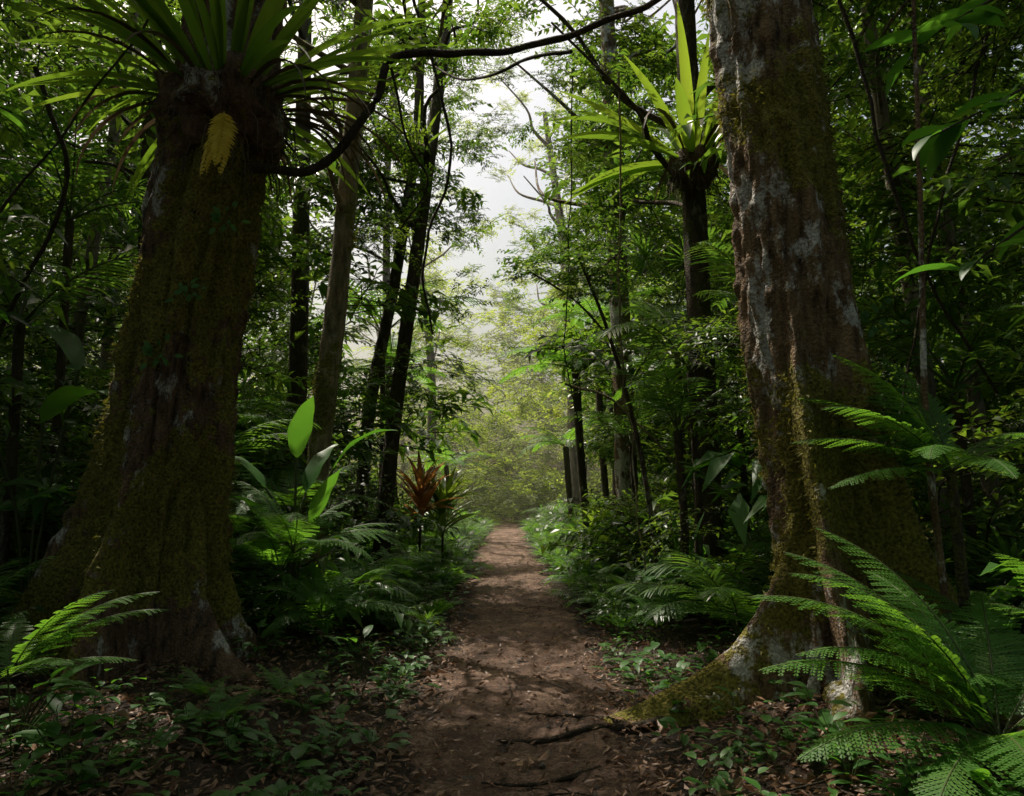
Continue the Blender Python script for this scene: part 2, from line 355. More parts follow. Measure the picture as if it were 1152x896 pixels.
roots(LT,[([(-2.3,5.9,.22),(-1.95,5.65,.10),(-1.7,5.4,.05),(-1.5,5.1,.02)],.12,.03),([(-2.98,5.5,.2),(-2.95,5.0,.12),(-2.8,4.6,.06)],.12,.04)],M_barkL,.4)
RT=empty('rainforest_tree')
o,me,mo=trunk('t',[(2.40,5.4,-.3,.36),(2.40,5.4,.3,.36),(2.35,5.4,1.2,.38),(2.2,5.4,2.1,.40),(2.13,5.4,3.2,.38),(1.95,5.4,5.3,.35),(1.8,5.4,8,.32),(1.7,5.5,15,.2)],M_barkR,
 [(-3.0,.17,1.6,.42),(-2.05,.17,.9,.85),(-2.5,.1,.35,.4),(-.95,.2,.85,1.0),(-.25,.22,.8,.85),(.9,.3,.7,.6),(2.3,.3,.7,.6)],nth=200,dz=.045,rough=.034,seed=17,mossb=.10,ridge=.2,parent=RT)
moss_tufts(me,mo,17000,RT,th=.45)
roots(RT,[([(1.5,5.3,.16),(1.2,5.2,.10),(.98,5.2,.05),(.8,5.25,.0)],.12,.05),([(2.1,4.9,.25),(1.98,4.5,.13),(1.85,4.1,.08),(1.78,3.8,.03)],.12,.04)],M_barkR,.45)
rt=empty('surface_root')
roots(rt,[([(1.2,5.25,.06),(.8,5.0,.045),(.5,4.95,.05),(.2,4.75,.035),(-.1,4.85,.0)],.035,.012),([(.75,5.0,.05),(.55,5.25,.03),(.2,5.3,.03),(-.05,5.45,0)],.022,.008),([(.35,4.2,.02),(.1,4.05,.035),(-.15,4.12,.02)],.014,.006)],M_stem,0)
SL=[([(-2.45,9,-.2,.14),(-2.35,9,2,.135),(-2.15,9,4.5,.125),(-1.95,9,8,.11),(-1.8,9,13,.06)],M_barkS,.05),
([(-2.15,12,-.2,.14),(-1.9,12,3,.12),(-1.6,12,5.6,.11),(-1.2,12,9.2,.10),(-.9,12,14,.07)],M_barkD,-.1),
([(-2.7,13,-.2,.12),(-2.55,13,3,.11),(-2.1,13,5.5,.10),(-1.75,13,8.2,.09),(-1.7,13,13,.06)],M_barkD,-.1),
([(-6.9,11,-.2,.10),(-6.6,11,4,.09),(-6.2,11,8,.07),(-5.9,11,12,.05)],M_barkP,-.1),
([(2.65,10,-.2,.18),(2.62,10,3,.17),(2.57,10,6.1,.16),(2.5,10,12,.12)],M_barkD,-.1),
([(2.2,14,-.2,.22),(2.1,14,5,.19),(2.0,14,9,.17),(1.9,14,14,.12)],M_barkR,-.1),
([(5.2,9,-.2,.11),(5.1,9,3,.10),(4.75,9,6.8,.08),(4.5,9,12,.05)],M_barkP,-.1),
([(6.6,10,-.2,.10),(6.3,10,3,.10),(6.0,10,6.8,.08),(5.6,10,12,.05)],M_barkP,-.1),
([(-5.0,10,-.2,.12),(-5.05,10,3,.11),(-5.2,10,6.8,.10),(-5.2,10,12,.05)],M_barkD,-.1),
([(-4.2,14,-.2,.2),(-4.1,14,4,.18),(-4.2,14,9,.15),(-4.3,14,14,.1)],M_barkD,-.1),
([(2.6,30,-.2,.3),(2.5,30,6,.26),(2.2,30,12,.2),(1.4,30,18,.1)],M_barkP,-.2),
([(2.75,4.75,-.1,.025),(2.66,4.75,2,.022),(2.75,4.75,3.5,.018),(2.8,4.7,5.6,.012)],M_barkR,-.2)]
for i,(p,m,mbias) in enumerate(SL):
    big=p[0][3]>.05
    e=empty('rainforest_tree' if big else 'sapling')
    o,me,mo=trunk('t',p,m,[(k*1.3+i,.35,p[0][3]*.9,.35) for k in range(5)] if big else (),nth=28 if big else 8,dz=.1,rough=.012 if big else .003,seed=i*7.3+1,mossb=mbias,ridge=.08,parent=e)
    if i==0: moss_tufts(me,mo,4000,e,8)
    if big:
        mb=MB(); mi=mb.mi(m)
        for k in range(7):
            z0=U(.38,.95)*p[-1][2]; x0=np.interp(z0,[q[2] for q in p],[q[0] for q in p]); az=R()*6.28; L=U(1.2,3)
            P=smooth_pts([(x0,p[0][1],z0),(x0+math.cos(az)*L*.4,p[0][1]+math.sin(az)*L*.4,z0+.5),(x0+math.cos(az+.3)*L*.8,p[0][1]+math.sin(az+.3)*L*.8,z0+.8*L*.5),(x0+math.cos(az)*L*1.3,p[0][1]+math.sin(az)*L*1.3,z0+L)],5)
            r=p[0][3]*.3; tube(mb,P,[r*(1-.8*q/len(P)) for q in range(len(P))],mi,6)
        link('limbs',mb.mesh('limbs',True,.2),e)
DT=empty('distant_trees'); mb=MB()
for i in range(60):
    y=U(15,62); x=U(-1,1)*(6+y*.75)
    if abs(x)<2.6+y*.015: continue
    r=U(.05,.22); m=random.choice([M_barkD,M_barkS,M_barkP,M_barkS]); mi=mb.mi(m); H=U(13,21); lx=U(-3,3); ly=U(-1,1)
    P=smooth_pts([(x,y,-.2),(x+lx*.1+U(-.3,.3),y+ly*.3,H*.35),(x+lx*.6+U(-.5,.5),y+ly*.6,H*.7),(x+lx,y+ly,H)],6)
    tube(mb,P,[r*(1.25-.9*q/len(P)) for q in range(len(P))],mi,10)
    for k in range(5):
        q=P[random.randrange(7,len(P)-2)]; az=R()*6.28; L=U(1,3.5)
        tube(mb,[q,q+Vector((math.cos(az)*L*.5,math.sin(az)*L*.5,L*.35)),q+Vector((math.cos(az)*L,math.sin(az)*L,L*.9))],[r*.35,r*.25,.01],mi,5)
link('trunks',mb.mesh('trunks',True,.15),DT)
# ---------------------------------------------------------------- foliage clumps
def clump(seed,ns,nl,L,Rr,lm,flat=.55,aspect=.42,droop=.15,lo=False):
    random.seed(seed); mb=MB(); ml=mb.mi(lm); ms=mb.mi(M_stem)
    for s in range(ns):
        az=R()*6.28; el=U(-.35,.9); d=Vector((math.cos(az)*math.cos(el),math.sin(az)*math.cos(el),math.sin(el)*flat)).normalized()
        st=Vector((U(-.4,.4),U(-.4,.4),U(-.4,.4)*flat))*Rr; ln=Rr*U(.45,1)
        P=[st+d*ln*t+Vector((0,0,-.18*ln*t*t))+Vector((U(-1,1),U(-1,1),U(-1,1)))*ln*.04 for t in ((0,.5,1) if lo else (0,.33,.66,1))]
        tube(mb,P,[.009,.006,.002] if lo else [.009,.007,.005,.002],ms,3)
        for j in range(nl):
            t=.15+.85*(j+R()*.6)/nl; b=st+d*ln*t+Vector((0,0,-.18*ln*t*t))
            sd=d.cross(Vector((0,0,1))).normalized()*(1 if j%2 else -1)
            dv=(d*U(.2,.9)+sd*U(.5,1.1)+Vector((U(-.2,.2),U(-.2,.2),U(-.5,.25)))).normalized()
            l=L*U(.55,1.25); nn=Vector((U(-.5,.5),U(-.5,.5),1)); W=l*aspect*U(.8,1.2)
            if lo: leaf4(mb,b,dv,nn,l,W,ml,droop)
            else: leaf5(mb,b,dv,nn,l,W,ml,.12,droop)
    return mb
CL_s=[clump(100+i,26,13,.12,.95,M_canopy) for i in range(3)]
CL_sl=[clump(110+i,24,11,.14,.95,M_canopy,aspect=.48,lo=True) for i in range(4)]
CL_m=[clump(200+i,20,10,.22,.95,M_bush,aspect=.36,droop=.3) for i in range(3)]
CL_ml=[clump(210+i,20,9,.24,.95,M_bush,aspect=.4,droop=.3,lo=True) for i in range(3)]
CL_far=[clump(300+i,24,11,.15,1.0,M_farhaze,lo=True) for i in range(3)]
CL_big=[clump(400+i,9,7,.36,.8,M_big,aspect=.34,droop=.25) for i in range(2)]
def plantmesh(kind,seed):
    random.seed(seed); mb=MB()
    if kind=='fern':
        n=random.randint(8,12)
        for i in range(n): frond(mb,(0,0,.0),i*6.28/n+U(-.3,.3),U(.6,1.25),U(.8,1.2),U(1.0,1.7),24,0,.2)
    if kind=='fernhi':
        n=random.randint(8,11)
        for i in range(n): frond(mb,(0,0,.0),i*6.28/n+U(-.3,.3),U(.55,1.2),U(.75,1.15),U(.9,1.5),26,9,.19,bend=U(-.3,.3))
    if kind=='palm':
        n=random.randint(7,10)
        for i in range(n): palmfrond(mb,(0,0,0),i*6.28/n+U(-.4,.4),U(.6,1.35),U(1.2,1.9),U(.8,1.6))
    if kind=='fan':
        for i in range(9): fanleaf(mb,(0,0,0),i*2.4+U(-.3,.3),U(.1,1.2),U(.6,.95))
    if kind=='broad':
        ml=mb.mi(M_big); ms=mb.mi(M_gstem)
        for i in range(9):
            az=R()*6.28; e=U(.9,1.4); l=U(.25,.7); b=Vector((math.cos(az)*math.cos(e),math.sin(az)*math.cos(e),math.sin(e)))*l
            tube(mb,[(0,0,0),b*.5+Vector((0,0,.03)),b],.006,ms,4)
            blade(mb,b,az,U(.1,.8),U(.25,.45),U(.09,.17),U(.5,1.2),ml,7,'ovate',.25,.02)
    if kind=='herb':
        ml=mb.mi(M_big); ms=mb.mi(M_gstem)
        for i in range(14):
            az=R()*6.28; e=U(.4,1.4); l=U(.05,.28); b=Vector((math.cos(az)*math.cos(e),math.sin(az)*math.cos(e),math.sin(e)))*l
            tube(mb,[(0,0,0),b*.5+Vector((0,0,.01)),b],.002,ms,3)
            blade(mb,b,az,U(-.1,.6),U(.06,.15),U(.035,.08),U(.3,1),ml,5,'ovate',.2,.02)
    return mb
FERN=[plantmesh('fern',500+i) for i in range(5)]; FHI=[plantmesh('fernhi',510+i) for i in range(3)]
PALM=[plantmesh('palm',520+i) for i in range(4)]; BROAD=[plantmesh('broad',530+i) for i in range(3)]
HERB=[plantmesh('herb',540+i) for i in range(3)]; FAN=[plantmesh('fan',560+i) for i in range(2)]
random.seed(77)
S_AZ=math.radians(-40); S_EL=math.radians(62)
S=Vector((math.sin(S_AZ)*math.cos(S_EL),math.cos(S_AZ)*math.cos(S_EL),math.sin(S_EL)))
ZONES=[(.35,6.6,0,.75,.4,1),(1.75,8.0,.4,.6,.5,1),(-.3,33,0,5,15,.98),(.2,19,0,1.0,1.2,.9),(-1.5,13,2,.8,.8,1),(1.2,16,4.3,1.8,1.8,.98),(2.2,3.8,.9,.9,.4,1),(2.4,10,6.6,1.2,1.2,.97),(-.6,46,8,10,10,.95),(2.4,9.4,1.0,.3,.3,.95),(2.4,4.5,2.0,.5,.3,1),(-2.4,9,5,.2,.4,.9),(-2.5,4.6,.6,.3,.1,.9),(-1.9,7.6,1.2,.4,.4,.9)]  # foliage gaps are shaped so the sun reaches these spots
def sunskip(p,rad):
    for (gx,gy,zt,rx,ry,pr) in ZONES:
        if p.z<=zt+.8: continue
        k=(p.z-zt)/S.z; x=p.x-S.x*k-gx; y=p.y-S.y*k-gy
        if (x/(rx+rad))**2+(y/(ry+rad))**2<1 and R()<pr: return True
    return False
def blocked(x,y,z,rad=0.8):
    if y<1.5: return z<5.5
    if abs(x)<1.25+rad*.5 and z<3.2 and y<44: return True
    if y<6.9 and -4.2<x<4.0 and z<7.5: return True
    if y<9 and -3.4<x<-1.5 and z<6.5 and z>2.2: return R()<.7
    r=x/y; el=(z-1.5)/y
    if y<12.8 and abs(r+.125)<.03+rad*.5/y and -.12<el<.14: return True
    if y<10.8 and abs(r-.24)<.13 and .30<el<.66: return True
    if -.055<r-.01<.07+rad*.3/y and .02<el<.55 and y<42: return R()<(.95 if y<18 else (.85 if el<.4 else .55))
    return False
RX=lambda: (U(-.4,.4),U(-.4,.4),R()*6.28)
G=Merge()
for i in range(3400):
    y=5.5+R()**1.2*36; sd=random.choice((-1,1)); x=sd*(.9+R()**1.1*(3.5+y*.62)); z=.3+R()**1.3*12.5
    sc_=U(.55,1.15)*(1+y*.018)
    if blocked(x,y,z,sc_*.8): continue
    p=Vector((x,y,z))
    if sunskip(p,1.1*sc_): continue
    if y<10: c=random.choice(CL_s+CL_m+CL_m+CL_big)
    elif y<17: c=random.choice(CL_s+CL_sl[:2]+CL_m+CL_m)
    else: c=random.choice(CL_sl+CL_ml+CL_ml)
    G.add(c,p,RX(),sc_)
for i in range(250): # boughs reaching over the trail
    y=U(9,16); x=U(-.26,.15)*y; el=U(.34,.7); z=1.5+el*y
    if abs(x/y-.015)<.06 and R()<(.88 if el<.5 else .45): continue
    if sunskip(Vector((x,y,z)),.6): continue
    G.add(random.choice(CL_s+CL_m),(x,y,z),RX(),U(.35,.75))
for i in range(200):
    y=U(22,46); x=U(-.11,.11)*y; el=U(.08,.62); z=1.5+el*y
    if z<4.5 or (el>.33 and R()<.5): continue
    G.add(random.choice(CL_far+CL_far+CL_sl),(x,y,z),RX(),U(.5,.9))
for i in range(560):
    y=U(2,50); sd=random.choice((-1,1)); x=sd*(5+y*.6+R()*10); z=.3+R()**1.3*13
    if y<7 and abs(x)<6: continue
    if sunskip(Vector((x,y,z)),2.0): continue
    G.add(random.choice(CL_sl+CL_ml),(x,y,z),RX(),U(1.4,2.4))
G.build('forest_foliage')
G=Merge()
for i in range(1050):  # mostly unseen canopy, added to dim the foreground, gaps shaped for sun
    x=U(-17,17); y=U(-14,28); z=U(8.5,14.5)
    if blocked(x,y,z) and y>1.5: continue
    if sunskip(Vector((x,y,z)),1.9): continue
    if math.hypot(x-.5,y-1)<6 and R()<.3: continue
    G.add(random.choice(CL_sl),(x,y,z),RX(),U(1.2,1.8))
for i in range(110):  # unseen foliage behind the camera, added only to block sky light
    a=U(PI,2*PI); r=U(9,16); z=U(.5,8)
    G.add(random.choice(CL_sl),(math.cos(a)*r,math.sin(a)*r,z),RX(),U(1.8,2.6))
G.build('canopy_and_light_screen')
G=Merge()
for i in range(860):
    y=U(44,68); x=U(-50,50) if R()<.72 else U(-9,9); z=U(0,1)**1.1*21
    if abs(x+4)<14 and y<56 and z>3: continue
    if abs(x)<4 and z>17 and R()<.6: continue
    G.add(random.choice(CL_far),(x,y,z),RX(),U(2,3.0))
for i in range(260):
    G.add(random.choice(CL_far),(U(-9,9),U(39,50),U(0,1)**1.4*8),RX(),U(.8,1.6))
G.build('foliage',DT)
G=Merge()
for i in range(1050):
    y=5+R()**1.25*36; sd=random.choice((-1,1)); x=pc(y)+sd*(1.0+R()**1.5*(2.5+y*.5))
    if y<6.4 and abs(x)<3.9: continue
    if y<8 and abs(x)<1.9: continue
    s=U(.6,1.2); k=R()
    if k<.52: me=random.choice(FERN)
    elif k<.68: me=random.choice(PALM); s*=.9
    elif k<.76: me=random.choice(FAN); s*=.9
    elif k<.87: me=random.choice(BROAD); s*=1.2
    else: me=random.choice(CL_m); s*=.55
    z=h(x,y)+(0 if k<.87 else .3)
    if abs(x-pc(y))<2.0: s*=.55 if .52<k<.76 else .7
    if y>12 and abs(x-pc(y))>1.6: z+=U(0,.5)
    if 7<y<12.6 and abs(x/y+.125)<.07: s*=.6
    G.add(me,(x,y,z),(U(-.15,.15),U(-.15,.15),R()*6.28),s)
for i in range(280):  # plants crowding the trail edge
    y=8+R()**1.1*30; sd=random.choice((-1,1)); x=pc(y)+sd*U(1.0,1.9)
    k=R(); me=random.choice(FERN if k<.5 else (BROAD if k<.7 else (PALM if k<.85 else CL_m)))
    s=U(.35,.65)*(1 if k<.5 else .8); G.add(me,(x,y,h(x,y)+(.15 if k>.85 else 0)),(U(-.15,.15),U(-.15,.15),R()*6.28),s)
for i in range(560):
    y=3.1+R()**1.4*26; sd=random.choice((-1,1)); x=pc(y)+sd*(.9+R()**1.4*(1.3+y*.12))
    G.add(random.choice(HERB),(x,y,h(x,y)),(U(-.2,.2),U(-.2,.2),R()*6.28),U(.4,1.1))
G.build('undergrowth')
# ---------------------------------------------------------------- named ferns
def fern(loc,rot,s,v): return link('fern',FHI[v],None,loc,rot,s)
def cfern(loc,fr,name='fern',N=28,M=10,wid=.18):
    mb=MB()
    for (az,el,L,cu,be) in fr: frond(mb,(0,0,0),math.radians(az),math.radians(el),L,cu,N,M,wid,bend=be)
    return link(name,mb.mesh(name),None,loc)
cfern((2.35,3.75,.34),[(170,58,1.4,1.15,.1),(186,40,1.35,.95,.15),(203,22,1.25,.8,-.1),(222,14,1.15,.8,.1),(150,66,1.35,1.0,-.1),(242,24,1.0,.9,.2),(100,60,1.2,.9,0),(60,55,1.2,1,0),(20,50,1.1,1,0),(330,50,1.0,1,0),(285,35,.9,1,0),(130,75,1.35,1.0,.3),(265,30,.9,.9,0),(178,68,1.35,1.2,.1),(195,52,1.2,1.2,-.2)],wid=.23,N=32,M=10)
cfern((2.9,4.3,.35),[(160,55,1.1,1.0,.1),(190,45,1.0,.95,.15),(220,35,1.0,.8,-.1),(130,66,1.1,1.0,-.1),(250,40,.9,.9,.2),(90,60,1.0,.9,0),(40,50,1.0,1,0),(330,50,1.0,1,0)],wid=.22)
tf=cfern((2.72,4.6,1.66),[(178,28,1.05,.75,.15),(200,8,.95,.6,-.1),(120,62,1.0,.8,0),(150,52,1.05,.9,.2),(80,45,.9,1,0),(20,40,.9,1,0),(330,35,.9,1,0),(260,20,.85,1,0),(230,30,.85,1.1,.1),(165,72,1.05,.9,0),(140,40,1.0,.9,0),(188,50,1.0,1.1,.1),(100,78,1.0,.8,.2)],'tree_fern',wid=.22)
mb=MB(); tube(mb,[(.05,0,-1.55),(.03,.02,-.8),(0,0,0)],[.045,.035,.03],mb.mi(M_barkD),10); link('stem',mb.mesh('stem',True,.4),tf)
cfern((1.9,8.1,.28),[(185,35,.85,1.0,.1),(215,28,.85,1.0,0),(245,30,.9,1.1,.1),(150,45,.8,1,0),(280,30,.7,1,0),(100,50,.7,1,0),(330,45,.7,1,0),(30,50,.7,1,0)],wid=.24)
cfern((2.6,9.3,.4),[(170,60,1.1,.9,.1),(200,50,1.1,1.0,0),(130,60,1.1,1.1,.1),(240,45,1.0,1,0),(280,50,.9,1,0),(60,50,.9,1,0),(0,45,.9,1,0)],wid=.22)
cfern((-2.95,4.5,.45),[(5,45,1.0,.9,.1),(30,20,.7,.7,0),(-35,30,.8,.7,0),(120,50,.7,1,0),(180,40,.7,1,0),(240,40,.7,1,0),(-12,62,.9,1,0),(18,55,.95,1.0,.1)],wid=.21)
for (x,y,z,s,v) in [(-2.3,7.5,.75,1.25,0),(-1.75,8.2,.4,1.05,1),(-3.3,7.9,1.0,1.3,2),(-1.55,9.8,.5,.7,0),(-2.6,8.8,1.3,1.4,1),(-1.6,11.5,.3,.75,2),(1.7,10.6,.3,.9,0),(1.5,12.5,.25,.9,1),(3.6,6.9,.4,1.2,2),(-4.6,5.6,.3,1.2,0),(3.9,5.2,.5,1.1,1),(-1.75,7.0,.4,.95,2),(1.5,9.3,.25,.7,0),(-2.0,6.9,1.0,1.1,1),(-1.5,8.9,.35,.7,2),(-1.3,12.0,.3,.7,0)]:
    fern((x,y,z),(U(-.2,.2),U(-.2,.2),R()*6),s,v)
def treefern(x,y,z,s,n=12):
    e=empty('tree_fern'); mb=MB(); mi=mb.mi(M_barkD)
    tube(mb,smooth_pts([(x+.3,y,-.1),(x+.1,y,z*.5),(x,y,z)],5),.09,mi,10); link('stem',mb.mesh('stem',True,.3),e)
    mb=MB()
    for i in range(n): frond(mb,(x,y,z),i*6.28/n+U(-.2,.2),U(.3,.9),s*U(.85,1.1),U(.9,1.5),26,6,.2,bend=U(-.2,.2))
    link('fronds',mb.mesh('fronds'),e)
treefern(1.4,16,4.3,2.0); treefern(2.9,12,3.4,1.6); treefern(-3.0,18,4.5,1.9); treefern(-3.9,9.4,2.4,1.5); treefern(1.6,22,3.0,1.9); treefern(-2.3,26,2.6,1.9); treefern(2.2,19,6.2,2.0)
def palm(x,y,z,s,v):
    e=empty('palm_tree'); mb=MB(); tube(mb,[(x,y,-.1),(x+.05,y,z*.5),(x,y,z)],[.06,.05,.05],mb.mi(M_barkD),8); link('stem',mb.mesh('stem',True,.2),e)
    link('fronds',(PALM+FAN)[v],e,(x,y,z),(0,0,R()*6),s)
palm(3.0,8.6,3.6,.9,1); palm(-3.6,8.3,1.5,.9,2); palm(-4.9,7.2,3.2,1.0,1); palm(3.4,11,2.6,1.1,4); palm(-5.3,8.5,4.8,1.1,0); palm(2.1,13,2.4,1.0,3); palm(-2.9,10.5,2.2,1.0,3); palm(4.6,7.6,2.6,1.0,2); palm(2.3,9.4,3.1,1.1,0); palm(-2.5,14,4.6,1.2,1); palm(2.6,11.5,4.4,1.2,5); palm(4.0,8.4,3.4,1.0,5); palm(2.0,8.9,2.3,.8,3)
# ---------------------------------------------------------------- epiphytes
def nestfern(c,L,n,seed,up=.2,dead=8,mass=.3,wd=(.035,.06),rng=1.2):
    random.seed(seed); e=empty('birds_nest_fern'); mb=MB(); ml=mb.mi(M_strap); md=mb.mi(M_dead); c=Vector(c)
    for i in range(n):
        az=i*2.399+U(-.2,.2); el=up+rng*R()
        b=c+Vector((math.cos(az),math.sin(az),0))*mass*.55
        blade(mb,b,az,el,L*U(.75,1.1),L*U(*wd),U(.3,1.2),ml,10,'strap',.35,.015)
    for i in range(dead):
        az=R()*6.28; b=c+Vector((math.cos(az),math.sin(az),-.1))*mass*.7
        blade(mb,b,az,U(.2,.8),L*U(.6,.95),L*.03,U(1.6,2.4),md,9,'strap',.6,.05)
    link('leaves',mb.mesh('leaves'),e)
    mb=MB(); mi=mb.mi(M_barkL); nth=28;k=0
    for i in range(15):
        ph=PI*i/14
        for j in range(nth):
            th=2*PI*j/nth; d=Vector((math.cos(th)*math.sin(ph),math.sin(th)*math.sin(ph),math.cos(ph)*.95))
            mb.v.append((c+Vector((0,0,-.25*mass))+d*mass*(1+.35*nz(d.x*3+seed,d.y*3,d.z*3)+.12*nz(d.x*9,d.y*9,d.z*9)))[:])
    for i in range(14):
        for j in range(nth):
            j2=(j+1)%nth; mb.f.append((i*nth+j,i*nth+j2,(i+1)*nth+j2,(i+1)*nth+j)); mb.m.append(mi)
    mf=mb.mi(M_dead)
    for i in range(160):
        th=R()*6.28; ph=U(1.2,2.6); d=Vector((math.cos(th)*math.sin(ph),math.sin(th)*math.sin(ph),math.cos(ph))); b=c+d*mass*.95+Vector((0,0,-.25*mass)); l=U(.1,.4)*mass*2
        tube(mb,[b,b+d*l*.4+Vector((0,0,-l*.3)),b+d*l*.5+Vector((0,0,-l))],[.006,.005,.002],mf,3)
    link('root_mass',mb.mesh('root_mass',True,.3),e)
    return e
E1=nestfern((-2.52,6.1,4.95),1.8,74,5,.0,26,.52)
E2=nestfern((2.5,9.7,6.1),2.0,32,8,-.1,10,.32,(.07,.10),1.3)
nestfern((-1.62,12,7.4),1.0,16,9,.15,4,.2)
random.seed(5)
mb=MB()
for k in range(7): frond(mb,(0,0,0),-PI/2+U(-.9,.9),-1.15+U(-.15,.15),.66*U(.7,1),.2,18,0,.2,M_yellow,M_yellow,bare=.0)
link('yellow_hanging_frond',mb.mesh('yellow'),None,(-2.27,5.48,4.52))
def cordy(name,x,y,z0,L,n,m):
    e=empty(name); mb=MB(); z=h(x,y); tube(mb,[(x,y,z),(x,y,z0)],.02,mb.mi(M_stem),6); ml=mb.mi(m)
    for i in range(n):
        blade(mb,(x,y,z0-U(0,.55)),i*2.4,U(.4,1.45),L*U(.7,1.1),L*.12,U(.3,1.3),ml,8,'strap',.4)
    link('leaves',mb.mesh(name,True,0.0),e)
cordy('cordyline_plant',-1.52,12.4,1.6,.95,32,M_red); cordy('cordyline_plant',-1.2,13.0,1.4,1.0,44,M_strap); cordy('cordyline_plant',1.5,13.6,1.0,.8,26,M_strap)
def bigleaf(x,y,z,specs,name='broad_leaf_plant'):
    e=empty(name); mb=MB(); ml=mb.mi(M_big); ms=mb.mi(M_gstem); g=h(x,y)
    for (dx,dy,dz,az,el,L,W,dr) in specs:
        tube(mb,smooth_pts([(x,y,g),(x+dx*.3,y+dy*.3,g+(z-g)*.6),(x+dx,y+dy,z+dz)],4),[.014]*9,ms,5)
        blade(mb,(x+dx,y+dy,z+dz),math.radians(az),math.radians(el),L,W,dr,ml,16,'ovate',.22,.03,.0)
    link('leaves',mb.mesh(name,True,0.0),e)
bigleaf(-2.15,7.4,1.9,[(0,0,0,-40,80,.66,.27,.5),(.35,.1,-.1,10,60,.8,.22,1.2),(-.3,0,-.3,170,50,.9,.26,1.2),(.2,-.1,-.7,-30,70,.7,.22,.5),(.05,.2,-.35,60,70,.7,.24,.8),(-.15,-.1,-.8,-120,60,.7,.22,.9)])
bigleaf(-4.4,6.9,2.2,[(0,0,0,-30,35,1.3,.3,1.3),(.3,0,.5,150,55,1.1,.28,1),(-.4,-.3,.2,200,40,1.2,.3,1.3)])
bigleaf(2.0,9.0,.7,[(0,0,0,100,80,.7,.08,.3),(.1,0,0,20,75,.7,.07,.3),(-.1,0,0,170,70,.6,.07,.4),(0,0,0,-60,80,.6,.07,.4)])
for (x,y,s,v) in [(-2.0,3.55,1.1,0),(-1.8,3.9,.9,1),(-2.35,3.9,1.3,2),(-1.55,4.2,.8,0),(1.55,4.3,.9,1),(1.45,5.0,.8,2),(1.9,3.7,.7,0),(1.3,4.5,.6,1),(-1.3,5.6,.9,2),(-1.1,6.4,.8,0),(-2.6,4.2,1.2,1),(-2.2,4.7,1,2),(1.75,3.5,.9,2)]:
    link('herb_plant',HERB[v],None,(x,y,h(x,y)),(0,0,R()*6),s)
for (x,y,s) in [(-2.15,3.75,.55),(2.05,3.35,.5),(-1.25,6.3,.5),(-2.5,3.9,.7)]:
    link('broad_leaf_plant',random.choice(BROAD),None,(x,y,h(x,y)),(0,0,R()*6),s)
for (x,y,s) in [(-1.75,4.6,.35),(-2.0,5.0,.35),(-1.6,5.4,.35)]: link('fern',random.choice(FHI),None,(x,y,h(x,y)),(0,0,R()*6),s)
# ---------------------------------------------------------------- lianas and overhanging branches
def liana(pts,r,name='liana',mat=M_stem,leaf=None,nl=0,lL=.1):
    e=empty(name); mb=MB(); P=smooth_pts(pts,8); n=len(P); P=[p+Vector((nz(p.x*2,p.z*2,1),nz(p.y*2,p.z*2,5),nz(p.x*3,p.y,9)))*.05 for p in P]
    tube(mb,P,[r*(1+.2*nz(i*.7,r*99))*(1-.4*i/n) for i in range(n)],mb.mi(mat),8)
    if leaf:
        ml=mb.mi(leaf)
        for i in range(nl):
            p=random.choice(P); az=R()*6.28; blade(mb,p,az,U(-.6,.5),lL*U(.6,1.2),lL*U(.3,.42),U(.3,1),ml,6,'ovate',.2)
    link('stem',mb.mesh(name,True,.2),e)
liana([(-2.2,5.9,4.25),(-1.6,5.95,4.32),(-1.2,6,4.85),(-1.03,6,5.3),(-.5,6.1,5.42),(0,6.1,5.45),(.55,6.1,5.62),(1.3,6.1,5.95),(2.2,6.2,6.5)],.042,'curved_branch')
liana([(-1.05,6,5.2),(-.9,6.2,4.6),(-.75,6.3,4.3),(-1.0,6.4,3.9)],.012)
liana([(-1.2,8,7.5),(-.7,8,5.5),(-1.0,8,4.2),(-.85,8,3.3)],.02,leaf=M_bush,nl=14,lL=.12)
liana([(.9,10,8),(.8,10,5),(.75,10,3.4),(.95,10,2.2)],.011); liana([(1.4,9,7),(1.35,9,3.6),(1.45,9,2.2),(1.6,9,.3)],.014,mat=M_barkS)
liana([(.55,6.3,5.6),(.1,7,5.9),(-.5,8,6.3),(-1.2,9,7.2)],.02)
liana([(-5,5,2.2),(-4.2,5.2,3.0),(-3.4,5.4,4.4),(-3.0,5.6,5.4)],.014,leaf=M_bush,nl=12); liana([(-4.5,6.5,5.5),(-4.1,6.5,4.3),(-4.6,6.5,3),(-4.9,6.5,1.2)],.025)
liana([(4.6,6.4,6.2),(3.9,6.4,4.2),(3.6,6.5,2.9),(3.2,6.6,1.2)],.018,leaf=M_bush,nl=10); liana([(3.1,6.5,6.5),(3.6,6.5,4),(4.3,6.5,2.4)],.02)
liana([(0.8,11,3.2),(1.6,11,2.9),(2.6,11,1.9),(3.3,11,2.3)],.02,mat=M_barkS)
for (x,y,z) in [(-2.55,5.72,3.1),(-2.3,5.75,3.7),(2.5,5.0,2.7),(-2.75,5.7,2.6)]:
    link('climbing_plant',HERB[random.randrange(3)],None,(x,y,z),(1.4,0,0),.6)
def bigbranch(pts,n,L,name='overhanging_branch',mat=M_big):
    e=empty(name); mb=MB(); P=smooth_pts(pts,6); m=len(P); tube(mb,P,[.014*(1-.6*i/m) for i in range(m)],mb.mi(M_stem),6); ml=mb.mi(mat)
    for i in range(n):
        p=P[int(m*(.15+.84*i/n))]; az=R()*6.28; l=L*U(.7,1.15)
        blade(mb,p,az,U(-.5,.4),l,l*U(.30,.4),U(.4,1.2),ml,9,'ovate',.22,.015)
    link('leaves',mb.mesh(name,True,0.0),e)
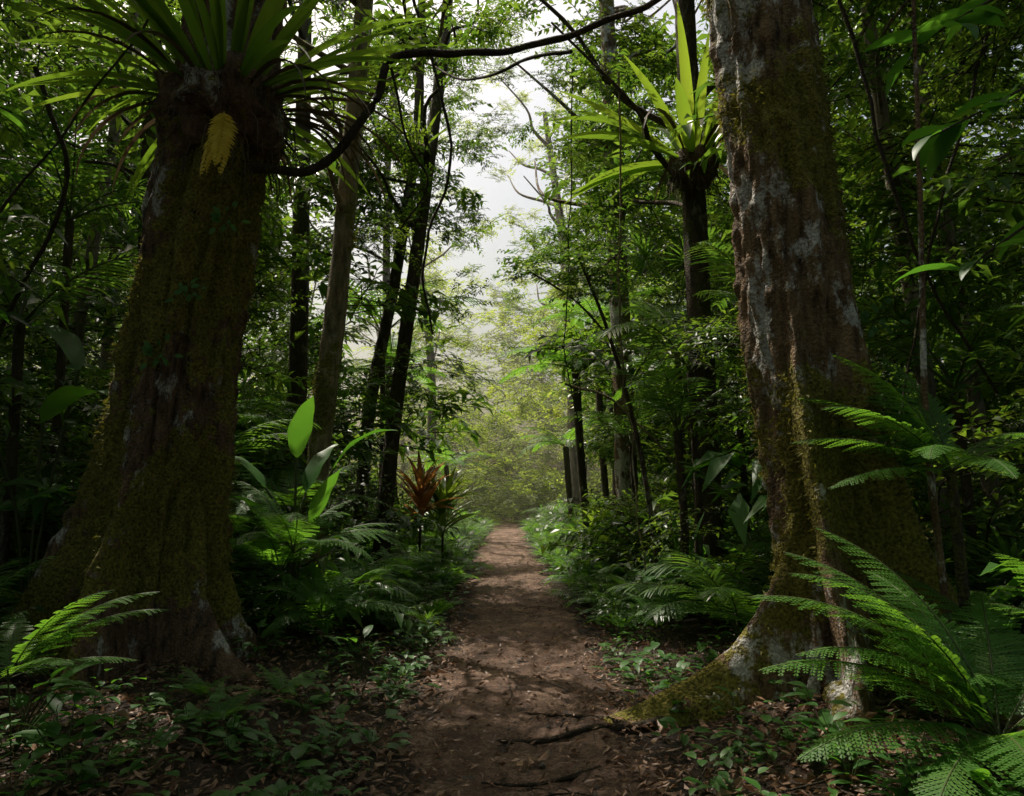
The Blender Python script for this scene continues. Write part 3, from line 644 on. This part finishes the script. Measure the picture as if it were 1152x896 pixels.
bigbranch([(4.2,4.6,4.4),(3.5,4.4,4.2),(2.9,4.2,3.85),(2.4,4.0,3.55)],14,.38)
bigbranch([(4.0,4.2,3.4),(3.4,4.2,3.3),(2.9,4.2,3.0),(2.55,4.1,2.75)],9,.36)
bigbranch([(3.9,5.2,5.4),(3.3,5.0,5.0),(2.8,4.8,4.6)],14,.42)
bigbranch([(4.1,4.6,2.6),(3.6,4.5,2.75),(3.2,4.4,2.6)],8,.34)
bigbranch([(-5,5,4.6),(-4.2,5,4.5),(-3.6,5,4.25)],12,.3); bigbranch([(-5.4,5.4,3.4),(-4.6,5.4,3.2),(-3.9,5.5,2.9)],12,.26); bigbranch([(-5.2,5.4,2.2),(-4.5,5.4,2.3),(-4.0,5.3,2.0)],10,.28)
e=empty('small_tree')
mb=MB(); tube(mb,smooth_pts([(2.0,9.9,-.1),(1.7,9.7,2),(1.3,9.6,3.6),(.9,9.6,4.7)],5),[.04-.0015*i for i in range(16)],mb.mi(M_barkD),8)
for (a,b) in [((1.3,9.6,3.6),(.2,9.5,4.5)),((1.0,9.6,4.4),(1.6,9.6,4.9)),((1.5,9.65,2.9),(2.0,9.5,3.8))]: tube(mb,smooth_pts([a,tuple((p+q)/2+.08 for p,q in zip(a,b)),b],4),.015,mb.mi(M_barkD),5)
link('trunk',mb.mesh('trunk',True,.1),e)
for (x,y,z,s) in [(.3,9.6,4.7,.5),(.8,9.5,4.5,.6),(1.2,9.7,4.8,.6),(.6,9.8,5.1,.45),(.95,9.3,4.1,.45),(.15,9.5,4.45,.4),(1.5,9.6,4.3,.6),(1.6,9.5,3.7,.55),(.5,9.4,4.6,.5),(1.1,9.5,4.4,.6)]:
    link('leaf_clump',random.choice(CL_m),e,(x,y,z),(0,0,R()*6),(s,s,s*.55))
# ---------------------------------------------------------------- humid air over the sunlit clearing
mm=bpy.data.materials.new('humid_air'); mm.use_nodes=True; nt=mm.node_tree; nt.nodes.clear()
o_=nt.nodes.new('ShaderNodeOutputMaterial'); vs=nt.nodes.new('ShaderNodeVolumeScatter'); vs.inputs['Density'].default_value=.0025; vs.inputs['Anisotropy'].default_value=.5; vs.inputs['Color'].default_value=(1,.96,.8,1)
nt.links.new(vs.outputs[0],o_.inputs['Volume'])
x0,x1,y0,y1,z0,z1=-45,45,17,75,-.5,26
V=[(x,y,z) for z in (z0,z1) for y in (y0,y1) for x in (x0,x1)]
me=bpy.data.meshes.new('mist'); me.from_pydata(V,[],[(0,2,3,1),(4,5,7,6),(0,1,5,4),(2,6,7,3),(0,4,6,2),(1,3,7,5)]); me.materials.append(mm); link('mist',me)
# ---------------------------------------------------------------- light, sky, camera
ld=bpy.data.lights.new('sun','SUN'); ld.energy=5; ld.angle=math.radians(.5); ld.color=(1,.92,.79)
lo=bpy.data.objects.new('sun',ld); COL.objects.link(lo); lo.rotation_euler=S.to_track_quat('Z','Y').to_euler(); lo.location=(0,0,30)
w=bpy.data.worlds.new('World'); sc.world=w; w.use_nodes=True; nt=w.node_tree
bg=nt.nodes['Background']; sk=nt.nodes.new('ShaderNodeTexSky'); sk.sky_type='NISHITA'; sk.sun_disc=False; sk.sun_elevation=S_EL; sk.sun_rotation=S_AZ
sk.dust_density=9; sk.air_density=1.7; sk.ozone_density=.4; nt.links.new(sk.outputs[0],bg.inputs['Color']); bg.inputs['Strength'].default_value=.15
cd=bpy.data.cameras.new('camera'); cd.lens=26; cd.sensor_width=36; cd.clip_end=600; cd.clip_start=.05
co=bpy.data.objects.new('camera',cd); COL.objects.link(co); co.location=(0,0,1.5); co.rotation_euler=(math.radians(97.7),0,0); sc.camera=co
sc.view_settings.view_transform='Standard'; sc.view_settings.look='None'; sc.view_settings.exposure=0
print('OBJ',len(bpy.data.objects))
